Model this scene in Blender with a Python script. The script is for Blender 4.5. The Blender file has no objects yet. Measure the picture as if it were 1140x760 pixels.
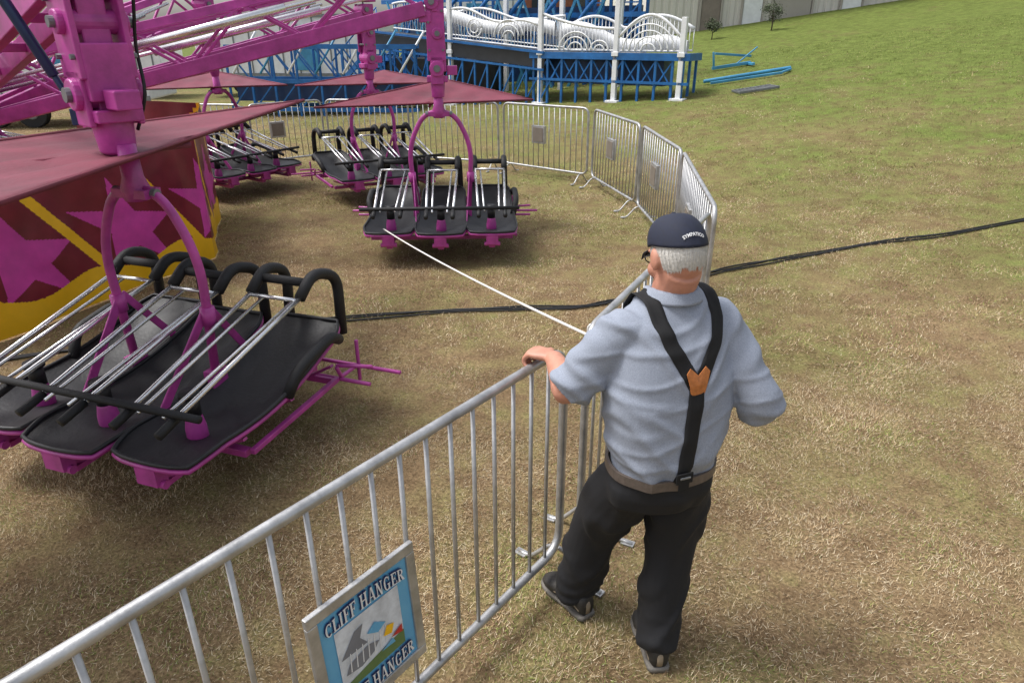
import bpy, bmesh, math, random, time
import numpy as np
from mathutils import Vector, Matrix, Euler, noise
from mathutils.bvhtree import BVHTree
random.seed(3); rng=np.random.default_rng(3)
V=Vector
sc=bpy.context.scene
COL=sc.collection

# ------------------------------------------------------------ materials
def mat(name,col,rough=.5,metal=0.,var=.2,scale=6.,bump=0.,bscale=60.,col2=None,coat=0.,bd=.01):
    m=bpy.data.materials.new(name); m.use_nodes=True
    nt=m.node_tree; N=nt.nodes; L=nt.links; N.clear()
    out=N.new('ShaderNodeOutputMaterial'); b=N.new('ShaderNodeBsdfPrincipled')
    L.new(b.outputs[0],out.inputs[0])
    tc=N.new('ShaderNodeTexCoord')
    no=N.new('ShaderNodeTexNoise'); no.inputs['Scale'].default_value=scale; no.inputs['Detail'].default_value=6; no.inputs['Roughness'].default_value=.65
    L.new(tc.outputs['Object'],no.inputs['Vector'])
    cr=N.new('ShaderNodeValToRGB'); L.new(no.outputs[0],cr.inputs[0])
    c2=col2 if col2 else tuple(c*(1-var) for c in col)
    c1=col if col2 else tuple(min(1,c*(1+var*.5)) for c in col)
    cr.color_ramp.elements[0].position=.3; cr.color_ramp.elements[1].position=.7
    cr.color_ramp.elements[0].color=(*c2,1); cr.color_ramp.elements[1].color=(*c1,1)
    L.new(cr.outputs[0],b.inputs['Base Color'])
    mr=N.new('ShaderNodeMapRange'); mr.inputs[3].default_value=max(.02,rough-.1); mr.inputs[4].default_value=min(1,rough+.12)
    L.new(no.outputs[0],mr.inputs[0]); L.new(mr.outputs[0],b.inputs['Roughness'])
    b.inputs['Metallic'].default_value=metal
    if coat: b.inputs['Coat Weight'].default_value=coat
    if bump:
        n2=N.new('ShaderNodeTexNoise'); n2.inputs['Scale'].default_value=bscale; n2.inputs['Detail'].default_value=4
        L.new(tc.outputs['Object'],n2.inputs['Vector'])
        bp=N.new('ShaderNodeBump'); bp.inputs['Strength'].default_value=bump; bp.inputs['Distance'].default_value=bd
        L.new(n2.outputs[0],bp.inputs['Height']); L.new(bp.outputs[0],b.inputs['Normal'])
    return m
M={}
M['pink']=mat('pink_paint',(.47,.055,.31),.42,0,.4,5,.08,30,coat=.15)
M['alu']=mat('galvanised_metal',(.48,.48,.48),.42,.65,.4,9,.1,80)
M['silver']=mat('polished_tube',(.78,.78,.79),.25,.85,.15,10)
M['vinyl']=mat('black_vinyl',(.013,.013,.015),.5,0,.4,9,.2,50)
M['foam']=mat('black_foam',(.012,.012,.013),.65,0,.4,30,.3,150)
M['wing']=mat('maroon_canvas',(.17,.025,.048),.7,0,.35,3,.2,40)
M['maroon']=mat('maroon_banner',(.19,.008,.030),.35,0,.35,3,.15,10)
M['yellow']=mat('yellow_banner',(.88,.50,.012),.38,0,.12,3)
M['bpink']=mat('pink_banner',(.62,.05,.38),.38,0,.25,3)
M['navy']=mat('navy_tube',(.02,.045,.11),.35,.2,.3,8)
M['blue']=mat('blue_paint',(.012,.13,.38),.4,0,.4,3,.05,30)
M['dblue']=mat('dark_blue_paint',(.010,.04,.12),.45,0,.35,3)
M['lblue']=mat('light_blue_paint',(.06,.28,.48),.4,0,.3,3)
M['white']=mat('white_paint',(.76,.77,.78),.4,0,.12,4)
M['dark']=mat('dark_deck',(.022,.024,.028),.5,0,.4,4)
M['tyre']=mat('tyre_rubber',(.02,.02,.02),.8)
M['grey']=mat('grey_metal',(.22,.23,.24),.5,.5,.3,8)
M['skin']=mat('skin',(.54,.25,.17),.5,0,.18,25,.3,150,bd=.002)
M['shirt']=mat('heather_shirt',(.28,.31,.375),.9,0,.26,260,.15,500,bd=.002)
M['pants']=mat('black_trousers',(.010,.010,.012),.85,0,.3,60,.2,500,bd=.002)
M['hair']=mat('white_hair',(.60,.58,.54),.7,0,.3,120)
M['cap']=mat('navy_cap',(.014,.018,.038),.8,0,.3,60,.3,400,bd=.002)
M['strap']=mat('black_strap',(.006,.006,.007),.85,0,.2,80)
M['leather']=mat('tan_leather',(.50,.17,.045),.5,0,.3,60,.4,200,bd=.002)
M['belt']=mat('brown_belt',(.12,.095,.08),.5,0,.3,60)
M['shoe']=mat('dark_shoe',(.030,.027,.024),.6,0,.4,50,.2,200,bd=.002)
M['sole']=mat('pale_sole',(.16,.145,.125),.7,0,.3,60)
M['lace']=mat('tan_shoe_trim',(.28,.22,.15),.7)
M['thread']=mat('white_thread',(.75,.75,.75),.7)
M['eye']=mat('eye_white',(.8,.78,.75),.2); M['iris']=mat('iris',(.03,.04,.05),.2)
M['rope']=mat('white_rope',(.75,.73,.69),.8,0,.2,200)
M['cable']=mat('black_cable',(.012,.012,.013),.5)
M['beige']=mat('beige_cladding',(.60,.57,.52),.6,0,.08,1.5)
M['beige2']=mat('brown_cladding',(.36,.33,.29),.6,0,.1,1.5)
M['door']=mat('brown_door',(.22,.18,.15),.5)
M['brick']=mat('brick_wall',(.24,.08,.05),.8,0,.3,4)
M['signblue']=mat('sign_blue',(.16,.46,.68),.3,0,.5,3,col2=(.08,.32,.58))
M['bark']=mat('bark',(.08,.06,.045),.9); M['leaf']=mat('leaf',(.05,.07,.025),.7,0,.4,6)
M['plate']=mat('brown_plate',(.20,.17,.14),.5)
M['glass']=mat('dark_glass',(.02,.025,.03),.1)
M['red']=mat('red_print',(.5,.03,.03),.4); M['green']=mat('green_print',(.12,.20,.07),.4); M['sky_print']=mat('pale_print',(.66,.70,.75),.4,0,.35,14); M['grey_print']=mat('grey_print',(.20,.21,.24),.4); M['purple_print']=mat('purple_print',(.25,.05,.3),.4); M['navy_print']=mat('navy_print',(.01,.03,.14),.4)

def circ(n,power=2.0):
    o=[]
    for i in range(n):
        a=2*math.pi*i/n; c,s=math.cos(a),math.sin(a)
        e=2/power
        o.append((math.copysign(abs(c)**e,c),math.copysign(abs(s)**e,s)))
    return o
class MB:
    def __init__(s): s.v=[];s.f=[];s.m=[];s.s=[]
    def add(s,vs,fs,mi=0,sm=False):
        o=len(s.v); s.v+= [V(v) for v in vs]
        for f in fs: s.f.append(tuple(i+o for i in f)); s.m.append(mi); s.s.append(sm)
    def rings(s,rs,n=24,mi=0,power=2.0,sm=True,closed=False,cap=True):
        c=circ(n,power); vs=[];fs=[]
        for (p,a,b) in rs:
            for (x,y) in c: vs.append(V(p)+a*x+b*y)
        m=len(rs)
        for k in range(m if closed else m-1):
            k2=(k+1)%m
            for i in range(n):
                j=(i+1)%n
                fs.append((k*n+i,k*n+j,k2*n+j,k2*n+i))
        if cap and not closed:
            fs.append(tuple(range(n-1,-1,-1))); fs.append(tuple((m-1)*n+i for i in range(n)))
        s.add(vs,fs,mi,sm)
    def tube(s,pts,r,n=8,mi=0,closed=False,up=None,sm=True,power=2.0):
        pts=[V(p) for p in pts]; m=len(pts)
        if not isinstance(r,(list,)): r=[r]*m
        T=[]
        for i in range(m):
            if closed: t=pts[(i+1)%m]-pts[i-1]
            else: t=pts[min(i+1,m-1)]-pts[max(i-1,0)]
            T.append(t.normalized() if t.length>1e-9 else V((0,0,1)))
        if up is None:
            a=V((0,0,1)) if abs(T[0].z)<.9 else V((1,0,0))
        else: a=V(up)
        rs=[]; A=(a-T[0]*a.dot(T[0])).normalized()
        for i in range(m):
            if up is not None:
                A=(V(up)-T[i]*V(up).dot(T[i])); A=A.normalized() if A.length>1e-4 else V((1,0,0))
            else:
                A=(A-T[i]*A.dot(T[i])).normalized()
            B=T[i].cross(A)
            ra,rb=(r[i] if isinstance(r[i],tuple) else (r[i],r[i]))
            rs.append((pts[i],A*ra,B*rb))
        s.rings(rs,n,mi,power,sm,closed)
    def box(s,c,sz,mi=0,rot=None):
        c=V(c); vs=[]
        for x in (-.5,.5):
            for y in (-.5,.5):
                for z in (-.5,.5):
                    p=V((x*sz[0],y*sz[1],z*sz[2]))
                    if rot is not None: p=rot@p
                    vs.append(c+p)
        s.add(vs,[(0,1,3,2),(4,6,7,5),(0,4,5,1),(2,3,7,6),(0,2,6,4),(1,5,7,3)],mi)
    def beam(s,p0,p1,w,h,mi=0,up=(0,0,1)):
        p0=V(p0);p1=V(p1); t=(p1-p0); L=t.length; t.normalize()
        u=V(up)
        if abs(u.dot(t))>.95: u=V((1,0,0))
        y=u.cross(t).normalized(); z=t.cross(y)
        R=Matrix((t,y,z)).transposed()
        s.box((p0+p1)/2,(L,w,h),mi,R)
    def cyl(s,p0,p1,r,n=16,mi=0):
        s.tube([p0,p1],r,n,mi,sm=False)
    def ell(s,c,rad,rot=None,nu=20,nv=12,mi=0):
        c=V(c);vs=[V((0,0,rad[2]))];fs=[]
        for j in range(1,nv):
            ph=math.pi*j/nv
            for i in range(nu):
                th=2*math.pi*i/nu
                vs.append(V((rad[0]*math.sin(ph)*math.cos(th),rad[1]*math.sin(ph)*math.sin(th),rad[2]*math.cos(ph))))
        vs.append(V((0,0,-rad[2])))
        for i in range(nu): fs.append((0,1+i,1+(i+1)%nu))
        for j in range(nv-2):
            for i in range(nu):
                a=1+j*nu+i;b=1+j*nu+(i+1)%nu
                fs.append((a,a+nu,b+nu,b))
        e=len(vs)-1; o=1+(nv-2)*nu
        for i in range(nu): fs.append((o+i,e,o+(i+1)%nu))
        if rot is not None: vs=[rot@v for v in vs]
        s.add([v+c for v in vs],fs,mi,True)
    def mesh(s,name,origin=None):
        me=bpy.data.meshes.new(name)
        o=V(origin) if origin is not None else V((0,0,0))
        me.from_pydata([tuple(v-o) for v in s.v],[],s.f)
        me.polygons.foreach_set('material_index',s.m); me.polygons.foreach_set('use_smooth',s.s)
        me.update(); return me
    def obj(s,name,mats,parent=None,origin=None,bevel=0,solid=0,fix=True):
        me=s.mesh(name,origin)
        return wrap(me,name,mats,parent,bevel,solid,fix)
def wrap(me,name,mats,parent=None,bevel=0,solid=0,fix=False):
    if fix:
        bm=bmesh.new(); bm.from_mesh(me); bmesh.ops.recalc_face_normals(bm,faces=bm.faces); bm.to_mesh(me); bm.free()
    if not isinstance(mats,(list,tuple)): mats=[mats]
    for k in mats: me.materials.append(M[k])
    ob=bpy.data.objects.new(name,me); COL.objects.link(ob)
    if parent: ob.parent=parent
    if solid:
        md=ob.modifiers.new('s','SOLIDIFY'); md.thickness=solid
    if bevel:
        md=ob.modifiers.new('b','BEVEL'); md.width=bevel; md.segments=2; md.limit_method='ANGLE'; md.angle_limit=math.radians(50)
    return ob
def root(name,loc,label,cat,group=None,rz=0):
    e=bpy.data.objects.new(name,None); COL.objects.link(e); e.location=loc; e.rotation_euler=(0,0,rz); e.empty_display_size=.2
    e['label']=label; e['category']=cat
    if group: e['group']=group
    return e
def tag(o,label,cat,group=None):
    o['label']=label;o['category']=cat
    if group:o['group']=group
def fillet(P,r,n=5,closed=False):
    P=[V(p) for p in P]; o=[]; m=len(P)
    for i in range(m):
        if not closed and i in (0,m-1): o.append(P[i]);continue
        a=P[i-1];b=P[i];c=P[(i+1)%m]
        d1=(a-b);d2=(c-b); rr=min(r,d1.length*.48,d2.length*.48)
        p=b+d1.normalized()*rr;q=b+d2.normalized()*rr
        for k in range(n+1):
            t=k/n; o.append(p*(1-t)**2+b*2*t*(1-t)+q*t*t)
    return o
def cat_rom(P,n=8):
    P=[V(p) for p in P]; o=[]
    for i in range(len(P)-1):
        p0=P[max(i-1,0)];p1=P[i];p2=P[i+1];p3=P[min(i+2,len(P)-1)]
        for k in range(n):
            t=k/n
            o.append(.5*((2*p1)+(p2-p0)*t+(2*p0-5*p1+4*p2-p3)*t*t+(3*p1-p0-3*p2+p3)*t**3))
    o.append(P[-1]); return o
def lerp_list(L,n):
    o=[]
    for i in range(len(L)-1):
        for k in range(n):
            t=k/n; a,b=L[i],L[i+1]
            o.append(tuple(a[j]*(1-t)+b[j]*t for j in range(len(a))) if isinstance(a,tuple) else a*(1-t)+b*t)
    o.append(L[-1]); return o
def remesh(mb,name,voxel,smooth=4):
    me=mb.mesh(name+'_t'); ob=bpy.data.objects.new('t',me); COL.objects.link(ob)
    bm=bmesh.new(); bm.from_mesh(me); bmesh.ops.recalc_face_normals(bm,faces=bm.faces); bm.to_mesh(me); bm.free()
    md=ob.modifiers.new('r','REMESH'); md.mode='VOXEL'; md.voxel_size=voxel; md.use_smooth_shade=True
    if smooth:
        m2=ob.modifiers.new('sm','SMOOTH'); m2.factor=.5; m2.iterations=smooth
    dg=bpy.context.evaluated_depsgraph_get(); dg.update()
    me2=bpy.data.meshes.new_from_object(ob.evaluated_get(dg)); me2.name=name
    bpy.data.objects.remove(ob); 
    me2.materials.clear()
    me2.polygons.foreach_set('use_smooth',[True]*len(me2.polygons))
    return me2
def displace(me,fn):
    n=len(me.vertices); co=np.empty(n*3); me.vertices.foreach_get('co',co)
    nr_=np.empty(n*3); me.vertex_normals.foreach_get('vector',nr_)
    co=co.reshape(-1,3); nr_=nr_.reshape(-1,3)
    am=np.array([fn(V(c)) for c in co])
    ed=np.empty(len(me.edges)*2,dtype=np.int32); me.edges.foreach_get('vertices',ed); ed=ed.reshape(-1,2)
    for _ in range(2):
        s_=am.copy(); c_=np.ones(n); np.add.at(s_,ed[:,0],am[ed[:,1]]); np.add.at(s_,ed[:,1],am[ed[:,0]]); np.add.at(c_,ed[:,0],1); np.add.at(c_,ed[:,1],1); am=s_/c_
    co=co+nr_*am[:,None]
    me.vertices.foreach_set('co',co.ravel()); me.update()
def bvh_of(me):
    return BVHTree.FromPolygons([v.co.copy() for v in me.vertices],[tuple(f.vertices) for f in me.polygons])
def shift(me,o):
    me.transform(Matrix.Translation(-V(o)))
def text_me(body,size,extrude=.001,offset=0.0,spacing=1.0):
    c=bpy.data.curves.new('txt','FONT'); c.body=body; c.size=size; c.align_x='CENTER'; c.align_y='CENTER'; c.extrude=extrude; c.offset=offset; c.space_character=spacing
    c.resolution_u=4
    ob=bpy.data.objects.new('t',c); COL.objects.link(ob)
    dg=bpy.context.evaluated_depsgraph_get(); dg.update()
    me=bpy.data.meshes.new_from_object(ob.evaluated_get(dg)); bpy.data.objects.remove(ob)
    me.materials.clear()
    return me
GA,GB=.0776,.14
def gz(x,y):
    yc=min(y,38.0); xc=min(x,45.0)
    s=GA*(yc-9)+GB*(xc-3); w=.25
    return w*math.log(1+math.exp(s/w)) if s<8 else s
def gz_np(x,y):
    s=GA*(np.minimum(y,38)-9)+GB*(np.minimum(x,45)-3); w=.25
    return w*np.logaddexp(0,s/w)

# ------------------------------------------------------------ the man
RO=V((.41,2.0,0.010))
man=root('person',RO,'standing man in grey-blue shirt, black suspenders and cap holding the barrier','person')
A0=(-1.058,.693);A1=(.215,2.365)
ang=math.atan2(A1[1]-A0[1],A1[0]-A0[0]); dA=V((math.cos(ang),math.sin(ang),0)); nA=V((math.sin(ang),-math.cos(ang),0))
BH=1.10
yaw=math.radians(20); F=V((-math.sin(yaw),math.cos(yaw),0)); R=V((math.cos(yaw),math.sin(yaw),0)); UP=V((0,0,1))
TR=[(.83,.505,1.960,.180,.134),(.888,.507,1.957,.187,.141),(.936,.510,1.957,.198,.154),(1.004,.512,1.968,.209,.161),(1.10,.514,1.985,.219,.161),(1.20,.515,2.005,.222,.153),(1.285,.514,2.025,.210,.138),(1.352,.512,2.040,.182,.116),(1.40,.512,2.050,.137,.094),(1.44,.512,2.055,.086,.078)]
def axis_pt(z):
    for a,b in zip(TR,TR[1:]):
        if a[0]<=z<=b[0]:
            t=(z-a[0])/(b[0]-a[0]); return V((a[1]+(b[1]-a[1])*t,a[2]+(b[2]-a[2])*t,z))
    k=TR[0] if z<TR[0][0] else TR[-1]; return V((k[1],k[2],z))
shL=V((.352,1.985,1.325)); elL=V((.187,1.965,1.125))
shR=V((.672,2.096,1.325)); elR=V((.815,1.945,1.098)); wrR=V((.68,2.175,1.06))
railP=V((A0[0],A0[1],0))+dA*((V((A1[0],A1[1],0))-V((A0[0],A0[1],0))).length-.215); railP.z=BH+.012
hd=V((-.80,.60,-.02)).normalized()
wrL=railP-hd*.075+V((0,0,.046))
def hand(mb,wr,d,n,side,curl,tc=(.3,.5)):
    d=d.normalized(); n=(n-d*n.dot(d)).normalized(); w=d.cross(n).normalized()*side
    mb.tube([wr-d*.01,wr+d*.02,wr+d*.055,wr+d*.085,wr+d*.098],[(.027,.021),(.035,.019),(.044,.018),(.044,.0155),(.039,.011)],14,up=w)
    L=[.080,.088,.082,.065]
    for i in range(4):
        b=wr+d*(.088-.004*abs(i-1))+w*(.033-.0225*i)
        p=b; P=[b-d*.02,b]; a=0
        spread=w*(.10-.07*i)
        for sgl,c in zip((.45,.30,.25),curl):
            a+=c; dirn=(d*math.cos(a)+n*math.sin(a)+spread*.4).normalized(); p=p+dirn*L[i]*sgl; P.append(p)
        mb.tube(cat_rom(P,4),lerp_list([.0095,.0102,.0092,.0084,.0070],4),10)
    b=wr+d*.025+w*.026
    P=[b-w*.012,b+w*.014+d*.012,b+w*.026+d*.038+n*.016*tc[0]*3,b+w*.022+d*.062+n*.05*tc[1]]
    mb.tube(cat_rom(P,4),lerp_list([.015,.0135,.0110,.0085],4),10)
body=MB()
body.rings([((V((c[1],c[2],c[0]))),R*(c[3]-.035),F*(c[4]-.035)) for c in TR],24)
body.rings([(V((.50,1.965,.75)),R*.150,F*.10),(V((.505,1.96,.87)),R*.148,F*.10)],20)
nb=V((.512,2.045,1.39)); 
HC=V((.512,2.045,1.570)); HS=1.02
HR=Matrix.Rotation(math.radians(17),3,'Z')@Matrix.Rotation(math.radians(-20),3,'X')@Matrix.Scale(HS,3)
def H(p): return HC+HR@V(p)
body.tube([nb,V((.513,2.05,1.45)),H((0,-.02,-.05))],[.074,.068,.065],16)
def he(c,r): body.ell(H(c),r,HR,24,16)
he((0,-.005,.0),(.077,.096,.102)); he((0,.030,-.062),(.060,.062,.060)); he((0,.062,-.098),(.028,.025,.02))
he((0,.098,-.022),(.013,.016,.026)); he((0,.108,-.036),(.017,.013,.010)); he((0,.078,.012),(.058,.020,.014)); he((0,.086,-.068),(.026,.012,.010))
he((-.080,-.004,-.018),(.011,.020,.034)); he((.080,-.004,-.018),(.011,.020,.034)); he((-.045,.055,-.045),(.028,.03,.028)); he((.045,.055,-.045),(.028,.03,.028))
for sh,el,wr in ((shL,elL,wrL),(shR,elR,wrR)):
    body.tube(cat_rom([sh-(sh-axis_pt(1.33)).normalized()*.05,sh.lerp(el,.35),el,el.lerp(wr,.35),el.lerp(wr,.75),wr],4),lerp_list([.050,.050,.046,.048,.038,.029],4),14)
hand(body,wrL,hd,V((0,0,-1)),-1,(.75,1.0,.8))
hand(body,wrR,(wrR-elR)+V((-.12,.05,0)),V((-.7,.2,-.6)),1,(.5,.6,.4))
hipL=V((.428,1.945,.83));knL=V((.328,2.115,.48));anL=V((.262,2.170,.10))
hipR=V((.585,2.00,.83));knR=V((.588,2.01,.48));anR=V((.550,1.905,.10))
for hp,kn,an in ((hipL,knL,anL),(hipR,knR,anR)):
    body.tube(cat_rom([hp,hp.lerp(kn,.5),kn,kn.lerp(an,.35),an],4),lerp_list([.075,.071,.053,.053,.037],4),14)
ftL=(V((.308,2.085,0)),V((.152,2.300,0))); ftR=(V((.549,1.828,0)),V((.526,2.098,0)))
for (h_,t_),an in ((ftL,anL),(ftR,anR)):
    body.tube([an,h_.lerp(t_,.25)+V((0,0,.06)),h_.lerp(t_,.6)+V((0,0,.045)),h_.lerp(t_,.88)+V((0,0,.035))],[.035,.033,.030,.018],12)
bme=remesh(body,'body',.0055,3); shift(bme,RO); bo=wrap(bme,'body',['skin'],man)
sh=MB(); sh.rings([((V((c[1],c[2],c[0]))),R*c[3],F*c[4]) for c in TR],36,power=2.3)
dl=(elL-shL).normalized(); dr=(elR-shR).normalized()
fwl=(wrL-elL).normalized()
sh.tube(cat_rom([shL.lerp(axis_pt(1.31),.55)+V((0,0,-.01)),shL+V((0,0,-.005)),shL.lerp(elL,.4),shL.lerp(elL,.75),elL+fwl*.012],3),lerp_list([.076,.079,.074,.071,.075],3),24)
sh.tube(cat_rom([shR.lerp(axis_pt(1.31),.55)+V((0,0,-.01)),shR+V((0,0,-.005)),shR.lerp(elR,.4),shR.lerp(elR,.75),elR+dr*.005+V((0,.01,0)),elR+V((-.028,.050,-.010))],3),lerp_list([.076,.079,.074,.071,.071,.073],3),24)
sme=remesh(sh,'shirt',.0065,5)
def ridge(a,w): return math.exp(-(a/w)**2)
def nz3(p,ax,s,seed): return noise.noise(V((p.dot(ax[0])*s[0],p.dot(ax[1])*s[1],p.dot(ax[2])*s[2]+seed)))
def shirt_fn(p):
    l=(p-axis_pt(min(max(p.z,.84),1.43))).dot(R)
    q=p+V((noise.noise(p*5),noise.noise(p*5+V((9,0,0))),noise.noise(p*5+V((0,9,0)))))*.03
    d1=(UP+R*.9).normalized(); d2=(UP-R*.9).normalized(); k=1/(1+math.exp(l*30))
    arm_=1.0+.5*min(1,max(0,(abs(l)-.18)/.06))
    a=(k*ridge(nz3(q,(R,F,d1),(2.2,2.2,10),1),.13)+(1-k)*ridge(nz3(q,(R,F,d2),(2.2,2.2,10),1),.13))*.009*arm_+ridge(nz3(q,(R,F,(UP-R*.3).normalized()),(2,2,14),7),.11)*.006
    a+=nz3(q,(R,F,UP),(6,6,6),4)*.006
    if p.z<1.0:
        k=max(0,(1.0-p.z)/.15); a+=.008*k*math.sin(p.dot(R)*62+4*noise.noise(p*5))
    return a-.004
displace(sme,shirt_fn)
shirt_bvh=bvh_of(sme)
pt=MB(); pt.rings([(V((.495,1.965,.735)),R*.180,F*.137),(V((.502,1.962,.79)),R*.193,F*.154),(V((.506,1.958,.84)),R*.191,F*.150),(V((.507,1.957,.877)),R*.191,F*.148)],32,power=2.2)
for hp,kn,an in ((hipL,knL,anL),(hipR,knR,anR)):
    pt.tube(cat_rom([hp+V((0,0,-.02)),hp.lerp(kn,.4),kn,kn.lerp(an,.5),an+V((0,0,-.015))],5),lerp_list([.112,.110,.097,.087,.083],5),22)
pme=remesh(pt,'trousers',.0072,6)
def pants_fn(p):
    q=p+V((noise.noise(p*4),noise.noise(p*4+V((9,0,0))),noise.noise(p*4+V((0,9,0)))))*.06
    a=ridge(nz3(q,(R,F,(UP+R*1.1+F*.4).normalized()),(3,3,7),3),.14)*.013+ridge(nz3(q,(R,F,(UP*.7-R).normalized()),(3,3,7),9),.13)*.011+nz3(q,(R,F,UP),(7,7,3),2)*.012
    if p.z<.26: a+=.007*(1-p.z/.26)*math.sin(p.z*60+9*noise.noise(p*6))
    if p.z>.82: a*=.3
    return a-.005
displace(pme,pants_fn)
pants_bvh=bvh_of(pme)
ce=V((.507,1.957,0)); K=72; hits=[]
for i in range(K):
    a=2*math.pi*i/K; d=R*math.cos(a)+F*math.sin(a); best=.1
    for z in (.845,.855,.868,.878):
        for bv in (shirt_bvh,pants_bvh):
            h=bv.ray_cast(ce+V((0,0,z))+d*.6,-d)
            if h[0] and abs(h[0].z-z)<.01: best=max(best,min((h[0]-ce-V((0,0,z))).length,.222))
    hits.append(best)
for _ in range(2): hits=[max(hits[i],(hits[i-1]+hits[i]+hits[(i+1)%K])/3) for i in range(K)]
mb=MB();vs=[];fs=[]
for i in range(K):
    a=2*math.pi*i/K; d=R*math.cos(a)+F*math.sin(a)
    for (dz,dr_) in ((.848,-.006),(.848,.004),(.882,.004),(.882,-.006)): vs.append(ce+V((0,0,dz))+d*(hits[i]+dr_))
for i in range(K):
    j=(i+1)%K
    for k in range(4): k2=(k+1)%4; fs.append((i*4+k,j*4+k,j*4+k2,i*4+k2))
mb.add(vs,fs,0,False); mb.obj('belt',['belt'],man,origin=RO)
bm=bmesh.new(); bm.from_mesh(sme); bmesh.ops.delete(bm,geom=[v for v in bm.verts if v.co.z<.855],context='VERTS'); bm.to_mesh(sme); bm.free()
shift(sme,RO); wrap(sme,'shirt',['shirt'],man); shift(pme,RO); wrap(pme,'trousers',['pants'],man)
mb=MB(); n_=28; vs=[];fs=[]; cc_=V((.513,2.050,1.443))
for k,(rr_,zz_) in enumerate(((.068,.010),(.072,.016),(.080,.010),(.092,-.014),(.096,-.021),(.090,-.023))):
    for i in range(n_):
        a=i*2*math.pi/n_; vs.append(cc_+R*math.cos(a)*rr_*1.03+F*math.sin(a)*rr_+V((0,0,zz_-.018*max(0,math.sin(a)))))
for k in range(5):
    for i in range(n_): j=(i+1)%n_; fs.append((k*n_+i,k*n_+j,(k+1)*n_+j,(k+1)*n_+i))
mb.add(vs,fs,0,True); mb.obj('collar',['shirt'],man,origin=RO)
def strap(keys,width,n=10,off=.003):
    K=lerp_list(keys,n); ctr=[];Ds=[]
    for (l,zb,ang_) in K:
        a=math.radians(ang_); D=(-F*math.cos(a)+UP*math.sin(a)).normalized(); O=axis_pt(zb)+R*l
        h=shirt_bvh.ray_cast(O+D*.8,-D); p=h[0] if h[0] else O+D*.16
        ctr.append(p);Ds.append(D)
    for _ in range(6): ctr=[ctr[0]]+[(ctr[i-1]+ctr[i]*2+ctr[i+1])/4 for i in range(1,len(ctr)-1)]+[ctr[-1]]
    mb=MB();vs=[];fs=[]; rows=[]
    for i,p in enumerate(ctr):
        t=(ctr[min(i+1,len(ctr)-1)]-ctr[max(i-1,0)]).normalized(); W=t.cross(Ds[i]).normalized()
        hh=[]
        for u in (-1,-.5,0,.5,1):
            q=p+W*u*width/2; h=shirt_bvh.ray_cast(q+Ds[i]*.3,-Ds[i])
            hh.append((h[0]-q).dot(Ds[i]) if (h[0] and (h[0]-q).length<.035) else None)
        ok=[x for x in hh if x is not None] or [0]
        best=max(ok)
        hh=[max(best-.010 if x is None else x,best-.010) for x in hh]
        rows.append((p,W,Ds[i],hh))
    for _ in range(3):
        rows=[(r_[0],r_[1],r_[2],[max(r_[3][k],(rows[max(i-1,0)][3][k]+r_[3][k]+rows[min(i+1,len(rows)-1)][3][k])/3) for k in range(5)]) for i,r_ in enumerate(rows)]
    for p,W,D,hh in rows:
        for u,x in zip((-1,-.5,0,.5,1),hh): vs.append(p+W*u*width/2+D*(x+off))
    for i in range(len(ctr)-1):
        for k in range(4): a=i*5+k; fs.append((a,a+1,a+6,a+5))
    mb.add(vs,fs,0,True); return mb
def on_back(l,z,off):
    D=-F; O=axis_pt(z)+R*l; h=shirt_bvh.ray_cast(O+D*.8,-D); return (h[0] if h[0] else O+D*.15)+D*off
LC=.004; PZ=1.205
for l0,sgn in ((-.094,-1),(.118,1)):
    mb=strap([(LC+.006*sgn,PZ-.01,0),(LC+(l0-LC)*.38,PZ+.045,0),(LC+(l0-LC)*.80,PZ+.10,6),(l0,1.32,38),(l0,1.31,75),(l0,1.31,110),(l0*.97,1.28,150),(l0*.9,1.2,180),(l0*.85,.92,180)],.048)
    mb.obj('suspender_strap',['strap'],man,origin=RO,solid=.002)
mb=strap([(LC,PZ,0),(LC-.012,1.04,0),(-.022,.875,0)],.052); mb.obj('suspender_strap',['strap'],man,origin=RO,solid=.002)
poly=[(x*.9,z*.9) for x,z in [(-.046,.040),(-.030,.058),(0,.030),(.030,.058),(.046,.040),(.034,-.006),(.022,-.070),(-.022,-.070),(-.034,-.006)]]
mb=MB(); vs=[on_back(LC,PZ,.014)+R*x+UP*z-F*(.0 if z<0 else -z*.25) for x,z in poly]; vs.append(on_back(LC,PZ,.017)); fs=[(i,(i+1)%9,9) for i in range(9)]
mb.add(vs,fs,0); mb.obj('leather_patch',['leather'],man,origin=RO,solid=.003)
mb=MB(); cb=on_back(-.022,.905,.014); RM=Matrix((R,F,UP)).transposed()
mb.box(cb,(.060,.006,.038),0,RM); mb.box(cb+UP*-.030,(.038,.006,.034),0,RM); mb.box(cb-F*.005+UP*.004,(.038,.004,.008),1,RM); mb.obj('suspender_clip',['strap','grey'],man,origin=RO,bevel=.002)
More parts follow.
